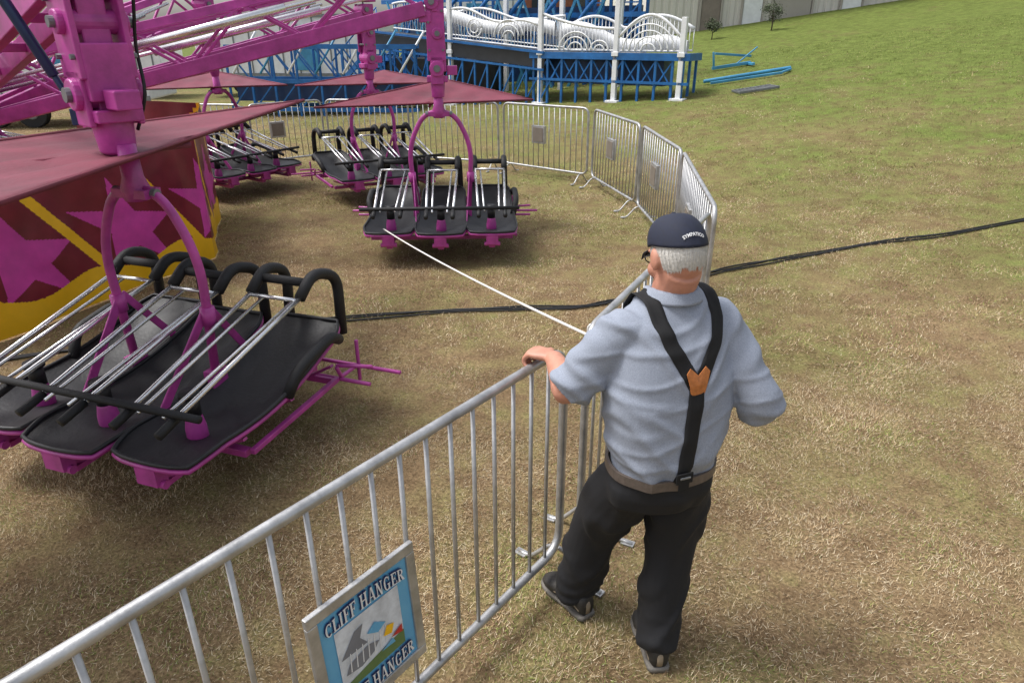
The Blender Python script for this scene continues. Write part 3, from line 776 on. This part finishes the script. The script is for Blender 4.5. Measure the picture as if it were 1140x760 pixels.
# ------------------------------------------------------------ blue ride in the back
FX,FY,FZ=-4.95,23.2,.52; DX,DY=9.05/10.97,-6.1/10.97; SX=1.13
br=root('funhouse_ride',(FX,FY,FZ),'blue and white fairground ride with raised deck and arched railings','amusement ride',None,math.atan2(DY,DX))
br.scale=(SX,1,1)
def bz(s):
    x=FX+DX*s*SX;y=FY+DY*s*SX; return gz(x,y)-FZ-.02
for s,h in ((3.42,5.2),(6.08,5.2),(8.0,5.2),(9.5,2.05)):
    mb2=MB(); mb2.beam((s,0,bz(s)),(s,0,h),.11,.11); mb2.box((s,0,bz(s)+.03),(.3,.3,.06)); mb2.box((s,0,1.25),(.16,.16,.1)); mb2.obj('post',['white'],br,bevel=.01)
for s,h in ((3.9,5.2),(5.6,5.2),(7.2,5.2)):
    mb2=MB(); mb2.beam((s,2.0,bz(s)),(s,2.0,h),.11,.11); mb2.obj('post',['white'],br)
mb=MB(); mb.box((7.7,.5,1.22),(3.7,.9,.10),0); mb.obj('deck',['grey'],br)
mb=MB(); mb.box((7.75,-.03,1.20),(3.9,.05,.16)); mb.box((9.62,.45,1.20),(.05,.9,.16)); mb.box((7.75,-.03,.62),(3.9,.05,.06)); mb.obj('fascia',['blue'],br)
mb=MB()
for i in range(10):
    s=5.9+i*.38; mb.beam((s,0,bz(s)-.02),(s,0,1.15),.05,.05)
    if i<9: mb.beam((s,0.01,.5),(s+.38,.01,1.12),.03,.03); mb.beam((s,.03,1.12),(s+.38,.03,.5),.03,.03)
for i in range(3):
    y=.42*i; mb.beam((9.55,y,bz(9.5)),(9.55,y,1.15),.05,.05)
mb.obj('support_lattice',['blue'],br)
mb=MB(); mb.box((7.4,.6,.85),(3.2,.5,.65)); mb.obj('underframe_box',['dblue'],br)
mb=MB(); mb.beam((.3,.7,1.75),(6.2,.7,1.20),1.3,.10); mb.beam((.3,.02,1.58),(6.2,.02,1.05),.08,.34); mb.obj('ramp',['dark'],br)
mb=MB(); mb.beam((.3,-.06,1.83),(6.2,-.06,1.26),.05,.06); mb.beam((.3,-.06,1.36),(6.2,-.06,.84),.05,.05)
for i in range(16):
    s=.4+i*.38; z=1.4-.09*(s-.3); mb.beam((s,-.04,bz(s)),(s,-.04,z),.045,.045)
    mb.beam((s,-.03,.1),(s+.38,-.03,z-.1),.03,.03)
mb.obj('ramp_frame',['blue'],br)
def railing(y,s0,s1,zbf,zfun,arcs=(),spk=.09):
    mb=MB(); n=int((s1-s0)/spk); P=[(s0+(s1-s0)*i/n,y,zbf((s0+(s1-s0)*i/n))+zfun(i/n)) for i in range(n+1)]
    mb.tube(P,.034,6); mb.tube([(p[0],y,zbf(p[0])+.06) for p in P],.022,6)
    for p in P: mb.tube([(p[0],y,zbf(p[0])+.06),p],.009,5)
    for (c,zc0,RR,a0,a1) in arcs:
        for R_ in RR: mb.tube([(c+R_*math.cos(a0+(a1-a0)*a/20),y-.03,zc0+R_*math.sin(a0+(a1-a0)*a/20)) for a in range(21)],.018,5)
    return mb.obj('railing',['white'],br)
fd=lambda s:1.27
rp=lambda s:1.84-.0945*(s-.3)
PI=math.pi
railing(0,6.15,7.95,fd,lambda t:.55+.35*(1-t)**2,((7.0,1.33,(.18,.30,.42),0,PI),(7.6,1.33,(.12,.22),0,PI)))
railing(0,8.05,9.45,fd,lambda t:.36+.48*math.sin(t*PI),((8.75,1.33,(.16,.30,.44,.58),0,PI),))
railing(0,3.5,6.0,rp,lambda t:.80-.22*t+.08*math.sin(t*9),((4.2,1.85,(.12,.22),0,2*PI),(5.2,1.62,(.16,.30,.42),.1,PI)))
railing(1.4,.4,6.0,rp,lambda t:.75+.1*math.sin(t*14))
railing(.95,6.2,9.4,fd,lambda t:.55+.30*abs(math.sin(t*PI*2)))
# solid sloping wave panels
mb=MB()
for (sa,sb,za,zb2,am) in ((2.0,6.0,2.35,1.95,.10),(6.2,9.3,1.95,1.50,.12)):
    n=24; vs=[];fs=[]
    for i in range(n+1):
        t=i/n; s=sa+(sb-sa)*t; z=za+(zb2-za)*t+am*math.sin(t*9)
        vs+= [(s,.85,z-.34),(s,.85,z),(s,.93,z),(s,.93,z-.34)]
    for i in range(n):
        for k in range(4): k2=(k+1)%4; fs.append((i*4+k,i*4+k2,(i+1)*4+k2,(i+1)*4+k))
    mb.add(vs,fs,0,True)
mb.obj('wave_panel',['white'],br)
for s in (-.5,1.2,2.8,4.6,6.0,7.0):
    mb=MB()
    for dy in (2.6,3.1):
        for dx in (0,.45): mb.beam((s+dx,dy,-.2),(s+dx,dy,5.5),.07,.07)
    for k in range(9):
        z=.3+k*.55; mb.beam((s,2.6,z),(s+.45,2.6,z+.55),.035,.035); mb.beam((s,2.6,z),(s+.45,2.6,z),.035,.035)
    mb.obj('truss_tower',['blue'],br)
mb=MB()
for z in (1.5,2.2,2.7,3.4): mb.beam((-1,2.6,z),(7.6,2.6,z),.09,.13)
mb.obj('cross_beam',['blue'],br)
mb=MB()
for k in range(9): mb.beam((-.8+k*.8,2.4,.2),(.2+k*.8,2.45,2.7),.07,.07); mb.beam((.4+k*.8,2.3,.2),(-.6+k*.8,2.35,2.7),.05,.05)
mb.obj('diagonal_brace',['lblue'],br)
mb=MB()
for k in range(6): mb.tube(cat_rom([(.2+k*1.1,2.1,.6),(.4+k*1.1,2.1,1.8),(1.1+k*1.1,2.1,2.7),(2.2+k*1.0,2.1,3.2)],6),.06,6)
mb.obj('curved_rib',['blue'],br)
mb=MB(); mb.box((5.2,3.4,1.75),(4.0,.1,1.4)); mb.box((2.0,3.7,1.2),(6.0,.1,2.4)); mb.obj('back_panel',['dblue'],br)
mb=MB()
for k in range(7): mb.box((-1.2+.28*k,1.0,.05+.21*k),(.30,1.1,.04))
mb.beam((-1.3,.42,.0),(.6,.42,1.55),.05,.16); mb.beam((-1.3,1.58,.0),(.6,1.58,1.55),.05,.16)
mb.tube([(-1.3,.42,.9),(.6,.42,2.45)],.025,6)
for k in range(6): mb.tube([(-1.3+.38*k,.42,.05+.3*k),(-1.3+.38*k,.42,.9+.3*k)],.02,6)
mb.obj('stairs',['blue'],br)
mb=MB(); mb.box((1.5,2.0,.55),(4.2,.7,.9)); mb.obj('generator_box',['dark'],br,bevel=.02)

tr=root('ride_frame_section',(-5.6,20.6,0),'blue steel lattice ride section standing beside the deck','ride section',None,math.radians(-6))
mb=MB()
for y in (0,1.4):
    for z in (.25,1.0,1.9): mb.beam((-2.5,y,z),(3.0,y,z),.07,.11)
    for i in range(9):
        s=-2.5+i*.68; mb.beam((s,y,.0),(s,y,1.9),.055,.055)
        if i<8: mb.beam((s,y,.25),(s+.68,y,1.0),.04,.04); mb.beam((s,y,1.9),(s+.68,y,1.0),.04,.04)
mb.obj('lattice_frame',['blue'],tr)
mb=MB(); mb.box((.2,.7,.7),(5.2,1.0,.5)); mb.obj('bed',['dblue'],tr)
for i in range(7):
    mb=MB(); mb.tube([(-2.3+i*.8,-.1,1.2),(-1.6+i*.8,.2,2.3)],.03,6); mb.obj('folded_arm',['lblue' if i%2 else 'white'],tr)

def lying(name,lab,cat,build,x,y,rz,mats):
    mb=MB(); build(mb); o=mb.obj(name,mats,bevel=.01); o.location=(x,y,gz(x,y)+.0); o.rotation_euler=(0,math.atan(-GB)*math.cos(rz),rz); tag(o,lab,cat); return o
def f(mb):
    mb.tube([(-1.1,0,.09),(1.2,.15,.09)],.045,10); mb.beam((-1.0,-.25,.05),(.8,-.30,.05),.07,.06); mb.beam((.8,-.3,.06),(1.2,.12,.06),.05,.05)
lying('metal_pole','light blue steel ride poles lying on the grass','pole',f,6.0,18.7,.05,['lblue'])
def f(mb):
    mb.beam((-.5,0,.08),(.6,0,.08),.08,.08); mb.tube([(-.45,0,.08),(-.45,0,.5)],.03,8); mb.beam((-.4,0,.45),(.75,.3,.22),.05,.06); mb.beam((.55,-.35,.06),(.55,.35,.06),.07,.07); mb.tube([(.2,0,.1),(.85,.1,.45)],.02,8)
lying('support_stand','blue and grey metal support stand lying on grass','stand',f,6.1,20.6,.1,['lblue'])
def f(mb):
    for i in range(11): mb.beam((-.45+i*.09,-.25,.04),(-.45+i*.09,.25,.04),.02,.05)
    mb.beam((-.47,-.26,.04),(.47,-.26,.04),.03,.06); mb.beam((-.47,.26,.04),(.47,.26,.04),.03,.06)
lying('metal_grate','grey metal grate lying flat on grass','grate',f,5.7,17.0,.05,['grey'])

# ------------------------------------------------------------ buildings
bd=root('metal_building',(16,31.0,1.4),'long beige metal clad hall on the grassy rise','building',None,0)
mb=MB()
W0,W1=-10.5,22
n=int((W1-W0)/.3)
vs=[];fs=[]
for i in range(n+1):
    x=W0+i*.3
    for (dx,dy) in ((0,0),(.08,0),(.11,-.04),(.27,-.04)):
        for z in (-1,6.5): vs.append((x+dx,dy,z))
for i in range(len(vs)//2-1): fs.append((2*i,2*i+2,2*i+3,2*i+1))
mb.add(vs,fs,0); mb.box(((W0+W1)/2,8,2.7),(W1-W0,15.9,7.5),0)
mb.obj('wall',['beige'],bd,fix=True)
mb=MB(); mb.box(((W0+W1)/2,7.9,6.55),(W1-W0+.6,17,.16)); mb.obj('roof',['grey'],bd)
for i,x in enumerate((-7.9,-6.2,-4.6,-2.2,1.0)):
    zg=gz(16+x,31.0)-1.4
    big=(i==2)
    mb=MB(); mb.box((x,-.08,zg+ (1.3 if big else 1.0)),((1.5 if big else .75),.06,(2.8 if big else 2.15))); mb.obj('door',['beige2' if big else ('white' if i%2 else 'door')],bd)
    mb=MB(); wdt=(.82 if big else .43)
    for sx in (-1,1): mb.box((x+sx*wdt,-.09,zg+1.1),(.07,.09,2.5))
    mb.box((x,-.09,zg+(2.75 if big else 2.15)),(wdt*2+.2,.09,.08)); mb.obj('door_frame',['beige2'],bd)
bb=root('brick_building',(2.0,52,0),'low red brick building behind the rides','building')
mb=MB(); mb.box((0,4,3.7),(8,8,9)); mb.obj('wall',['brick'],bb)
mb=MB(); mb.box((0,4,8.3),(8.6,8.6,.25)); mb.obj('roof',['grey'],bb)
for x in (-2.8,0,2.8):
    mb=MB(); mb.box((x,-.02,4.3),(1.3,.08,1.5)); mb.obj('window',['glass'],bb)
    mb=MB(); mb.box((x,-.05,3.5),(1.5,.14,.1)); mb.obj('sill',['white'],bb)
def trailer(x,y,rz,L,H,label,m='white'):
    r=root('box_trailer',(x,y,gz(x,y)),label,'trailer','fairground trailers parked behind the ride',rz)
    mb=MB(); mb.box((0,0,.65+H/2),(L,2.3,H)); mb.obj('body',[m],r,bevel=.05)
    mb=MB()
    for i in range(int(L/.6)): mb.box((-L/2+.3+i*.6,-1.165,.65+H/2),(.04,.03,H-.1))
    mb.box((0,-1.17,.70),(L,.05,.12)); mb.box((0,-1.17,.60+H),(L,.05,.10)); mb.obj('trim',['grey'],r)
    mb=MB(); mb.box((.1*L,-1.18,.65+H*.45),(.9,.04,H*.7)); mb.obj('door',['lblue'],r)
    for wx in (-L*.28,-L*.28+.9,L*.3):
        mb=MB(); mb.tube([(wx,-1.05,.38),(wx,-.8,.38)],.38,20,0,sm=False); mb.tube([(wx,-1.07,.38),(wx,-.8,.38)],.18,12,1,sm=False); mb.obj('wheel',['tyre','grey'],r,bevel=.02)
trailer(-12.0,19.5,math.radians(8),5,.6,'low white trailer with blue door parked on grass')
trailer(-17.5,28,math.radians(4),9,1.2,'white box trailer with grey trim parked on grass')
trailer(-8.2,28.5,math.radians(-3),7,2.1,'white box trailer with grey trim parked on grass')
trailer(-2.0,33,math.radians(2),5,2.0,'white box trailer with grey trim parked on grass')
def tree(x,y,h,cr,seed,lab,nleaf=2500,ls=.12,name='tree',grp=None):
    rr=random.Random(seed); z=gz(x,y); r=root(name,(x,y,z),lab,'tree' if name=='tree' else 'shrub',grp)
    mb=MB(); mb.tube([(0,0,-.1),(0.02*h,0,h*.3),(0,.02*h,h*.7)],[h*.03,h*.022,h*.008],8)
    tips=[]
    for k in range(9):
        a=rr.uniform(0,6.28);z0=h*rr.uniform(.25,.6);Rr=cr*rr.uniform(.4,.9)
        t=V((Rr*math.cos(a),Rr*math.sin(a),z0+h*rr.uniform(.1,.35))); mb.tube([(0,0,z0),V((t.x*.5,t.y*.5,(z0+t.z)/2+.03*h)),t],[h*.012,h*.008,h*.003],6); tips.append(t)
    tips.append(V((0,0,h*.85)))
    mb.obj('trunk',['bark'],r)
    mb=MB()
    for k in range(nleaf):
        t=rr.choice(tips); p=t+V((rr.gauss(0,1),rr.gauss(0,1),rr.gauss(0,.8)))*cr*.26
        d=V((rr.gauss(0,1),rr.gauss(0,1),rr.gauss(0,1))).normalized(); e=d.orthogonal().normalized()
        s=ls*rr.uniform(.6,1.4); mb.add([p-d*s*.5,p+e*s*.3,p+d*s*.5,p-e*s*.3],[(0,1,2,3)])
    mb.obj('crown',['leaf'],r,fix=False)
tree(7.35,27.5,.75,.26,1,'small dark sapling on the grass slope',700,.06,'sapling','young plants along the hall')
tree(9.5,27.5,1.0,.32,2,'small dark sapling on the grass slope',800,.06,'sapling','young plants along the hall')

# ------------------------------------------------------------ ground
def axis(lo,hi,n,k):
    t=np.linspace(-1,1,n); a=np.sinh(t*k)/np.sinh(k)
    return np.where(a<0,-a*lo,a*hi)
gx=axis(-700,700,150,5.0); gy=axis(-60,900,180,5.0)+4
X,Y=np.meshgrid(gx,gy); Z=gz_np(X,Y)
nv=len(gx); nr=len(gy)
vs=np.stack([X.ravel(),Y.ravel(),Z.ravel()],1)
fs=[(j*nv+i,j*nv+i+1,(j+1)*nv+i+1,(j+1)*nv+i) for j in range(nr-1) for i in range(nv-1)]
me=bpy.data.meshes.new('ground'); me.from_pydata(vs.tolist(),[],fs); me.polygons.foreach_set('use_smooth',[True]*len(fs))
def ground_mat():
    m=bpy.data.materials.new('dry_lawn'); m.use_nodes=True; nt=m.node_tree;N=nt.nodes;L=nt.links;N.clear()
    out=N.new('ShaderNodeOutputMaterial'); b=N.new('ShaderNodeBsdfPrincipled'); b.inputs['Roughness'].default_value=.95; b.inputs['Specular IOR Level'].default_value=.1
    L.new(b.outputs[0],out.inputs[0])
    g=N.new('ShaderNodeNewGeometry')
    def nz(scale,detail=6,rough=.6):
        n=N.new('ShaderNodeTexNoise'); n.inputs['Scale'].default_value=scale; n.inputs['Detail'].default_value=detail; n.inputs['Roughness'].default_value=rough
        L.new(g.outputs['Position'],n.inputs['Vector']); return n
    def ramp(src,p0,p1,c0,c1):
        r=N.new('ShaderNodeValToRGB'); r.color_ramp.elements[0].position=p0;r.color_ramp.elements[1].position=p1
        r.color_ramp.elements[0].color=(*c0,1);r.color_ramp.elements[1].color=(*c1,1); L.new(src,r.inputs[0]); return r
    def mix(f,a,bb):
        x=N.new('ShaderNodeMixRGB'); L.new(f,x.inputs[0]); L.new(a,x.inputs[1]); L.new(bb,x.inputs[2]); return x
    fine=nz(70,8,.75); mid=nz(4.2,6,.65); big=nz(.7,5,.6)
    dry=ramp(fine.outputs[0],.34,.66,(.10,.066,.036),(.41,.30,.175))
    green=ramp(fine.outputs[0],.34,.66,(.055,.078,.020),(.22,.28,.07))
    sx=N.new('ShaderNodeSeparateXYZ'); L.new(g.outputs['Position'],sx.inputs[0])
    a=N.new('ShaderNodeMath');a.operation='MULTIPLY';a.inputs[1].default_value=.070;L.new(sx.outputs[1],a.inputs[0])
    c=N.new('ShaderNodeMath');c.operation='MULTIPLY_ADD';c.inputs[1].default_value=.075;L.new(sx.outputs[0],c.inputs[0]);L.new(a.outputs[0],c.inputs[2])
    mr=N.new('ShaderNodeMapRange');mr.inputs[1].default_value=.40;mr.inputs[2].default_value=2.1;mr.inputs[3].default_value=.14;mr.inputs[4].default_value=1.1;mr.clamp=True
    L.new(c.outputs[0],mr.inputs[0])
    ad=N.new('ShaderNodeMath');ad.operation='ADD';L.new(mr.outputs[0],ad.inputs[0])
    m2=N.new('ShaderNodeMapRange');m2.inputs[1].default_value=.3;m2.inputs[2].default_value=.7;m2.inputs[3].default_value=-.6;m2.inputs[4].default_value=.6
    mb=N.new('ShaderNodeMath');mb.operation='ADD';L.new(mid.outputs[0],mb.inputs[0]);L.new(big.outputs[0],mb.inputs[1])
    mh=N.new('ShaderNodeMath');mh.operation='MULTIPLY';mh.inputs[1].default_value=.5;L.new(mb.outputs[0],mh.inputs[0]);L.new(mh.outputs[0],m2.inputs[0])
    L.new(m2.outputs[0],ad.inputs[1]); ad.use_clamp=True
    base=mix(ad.outputs[0],dry.outputs[0],green.outputs[0])
    patch=ramp(mid.outputs[0],.35,.62,(.58,.52,.47),(1.1,1.06,1.0))
    mu=N.new('ShaderNodeMixRGB');mu.blend_type='MULTIPLY';mu.inputs[0].default_value=.8;L.new(base.outputs[0],mu.inputs[1]);L.new(patch.outputs[0],mu.inputs[2])
    L.new(mu.outputs[0],b.inputs['Base Color'])
    bp=N.new('ShaderNodeBump');bp.inputs['Strength'].default_value=.6;bp.inputs['Distance'].default_value=.02
    L.new(fine.outputs[0],bp.inputs['Height']);L.new(bp.outputs[0],b.inputs['Normal'])
    return m
M['ground']=ground_mat()
go=wrap(me,'ground',['ground']); go['kind']='structure'
def fbm(x,y,sc,seed):
    r=np.random.default_rng(seed); o=np.zeros_like(x)
    for k in range(10):
        a=r.uniform(0,2*np.pi); f=sc*r.uniform(.5,2.2); o+=np.sin(f*(x*np.cos(a)+y*np.sin(a))+r.uniform(0,6.28)+1.3*np.sin(f*.6*(x*np.sin(a)-y*np.cos(a))))
    return o/4.0
def grass(n,y0,y1,Lm,W,spread=.62):
    y=np.sqrt(rng.uniform(y0**2,y1**2,n)); x=rng.uniform(-1,1,n)*(spread*y+.6)
    z=gz_np(x,y)
    dens=fbm(x,y,3.0,5)+fbm(x,y,9,6)*.7
    keep=dens+rng.normal(0,.6,n)>-.8
    x,y,z,dens=x[keep],y[keep],z[keep],dens[keep]; n=len(x)
    flow=fbm(x,y,4.0,12)*2.5
    a=np.where(rng.uniform(0,1,n)<.5,flow+rng.normal(0,.8,n),rng.uniform(0,2*np.pi,n)); tilt=np.clip(rng.normal(1.08,.32,n),.1,1.52)
    ln=Lm*rng.uniform(.4,1.35,n)*(1+.25*np.clip(dens,-1,1.5)); w=W*rng.uniform(.6,1.4,n)
    dx=np.cos(a)*np.sin(tilt)*ln;dy=np.sin(a)*np.sin(tilt)*ln;dz=np.cos(tilt)*ln
    px=-np.sin(a)*w/2;py=np.cos(a)*w/2
    z0=z+rng.uniform(-.002,.008,n)
    v=np.empty((n,3,3)); v[:,0]=np.stack([x-px,y-py,z0],1);v[:,1]=np.stack([x+px,y+py,z0],1);v[:,2]=np.stack([x+dx,y+dy,z0+dz],1)
    gs=.070*y+.075*x; gf=np.clip((gs-.40)/1.7,0,1)*.95+.13+.28*(fbm(x,y,1.7,9)+fbm(x,y,6,10)*.7)
    isg=rng.uniform(0,1,n)<np.clip(gf,0.02,.97)
    dryc=np.array([.45,.335,.195]);brn=np.array([.24,.155,.085]);pale=np.array([.62,.52,.36]);grn=np.array([.13,.170,.04]);grn2=np.array([.28,.31,.09])
    t=rng.uniform(0,1,(n,1)); c=np.where(t<.46,dryc,np.where(t<.79,brn,pale)); g=np.where(t<.6,grn,grn2)
    sh_=fbm(x,y,1.2,21)
    c=np.where(isg[:,None],g,c)*rng.uniform(.65,1.2,(n,1))*(1+.17*np.clip(dens,-1.5,1.5)+.10*np.clip(sh_,-1.5,1.5))[:,None]
    return v.reshape(-1,3),c
parts=[grass(290000,1.2,4.4,.024,.0024,.95),grass(280000,4.2,10,.029,.0044,.9),grass(180000,9.5,23,.034,.009,.8)]
vv=np.concatenate([p[0] for p in parts]);cc=np.concatenate([p[1] for p in parts]); nt_=len(cc)
me=bpy.data.meshes.new('grass'); me.vertices.add(len(vv)); me.vertices.foreach_set('co',vv.astype(np.float32).ravel())
me.loops.add(nt_*3); me.loops.foreach_set('vertex_index',np.arange(nt_*3,dtype=np.int32))
me.polygons.add(nt_); me.polygons.foreach_set('loop_start',np.arange(0,nt_*3,3,dtype=np.int32))
me.update(calc_edges=True)
at=me.color_attributes.new('tint','FLOAT_COLOR','POINT')
c4=np.ones((nt_,3,4),np.float32); c4[:,:,:3]=cc[:,None,:]; at.data.foreach_set('color',c4.ravel())
m=bpy.data.materials.new('grass_blade');m.use_nodes=True;N=m.node_tree.nodes;b=N['Principled BSDF'];b.inputs['Roughness'].default_value=.8;b.inputs['Specular IOR Level'].default_value=.15
an=N.new('ShaderNodeAttribute');an.attribute_name='tint';m.node_tree.links.new(an.outputs[0],b.inputs['Base Color'])
M['grass']=m
g=wrap(me,'grass',['grass']); g['kind']='stuff'; g['label']='short dry mown grass with green patches'; g['category']='grass'

# ------------------------------------------------------------ camera, light, world
cam=bpy.data.cameras.new('Camera'); co=bpy.data.objects.new('Camera',cam); COL.objects.link(co)
co.location=(0,0,2.18); co.rotation_euler=(math.radians(90-24.1),0,0); cam.lens=24; cam.sensor_width=36; cam.clip_end=3000; cam.clip_start=.05
sc.camera=co
el,az=math.radians(60),math.radians(-80)
w=bpy.data.worlds.new('World'); sc.world=w; w.use_nodes=True; N=w.node_tree.nodes;L=w.node_tree.links
bg=N['Background']; sky=N.new('ShaderNodeTexSky'); sky.sky_type='NISHITA'; sky.sun_disc=False; sky.sun_elevation=el; sky.sun_rotation=az%(2*math.pi); sky.dust_density=4
hs=N.new('ShaderNodeHueSaturation'); hs.inputs['Saturation'].default_value=.40; hs.inputs['Value'].default_value=1.5; L.new(sky.outputs[0],hs.inputs['Color']); L.new(hs.outputs[0],bg.inputs[0]); bg.inputs[1].default_value=.15
s=bpy.data.lights.new('sun','SUN'); s.energy=2.7; s.angle=math.radians(18); s.color=(1,.99,.97)
so=bpy.data.objects.new('sun',s); COL.objects.link(so)
dvec=V((math.sin(az)*math.cos(el),math.cos(az)*math.cos(el),math.sin(el)))
so.rotation_euler=dvec.to_track_quat('Z','Y').to_euler()
sc.view_settings.view_transform='Standard'; sc.view_settings.look='None'; sc.view_settings.exposure=0
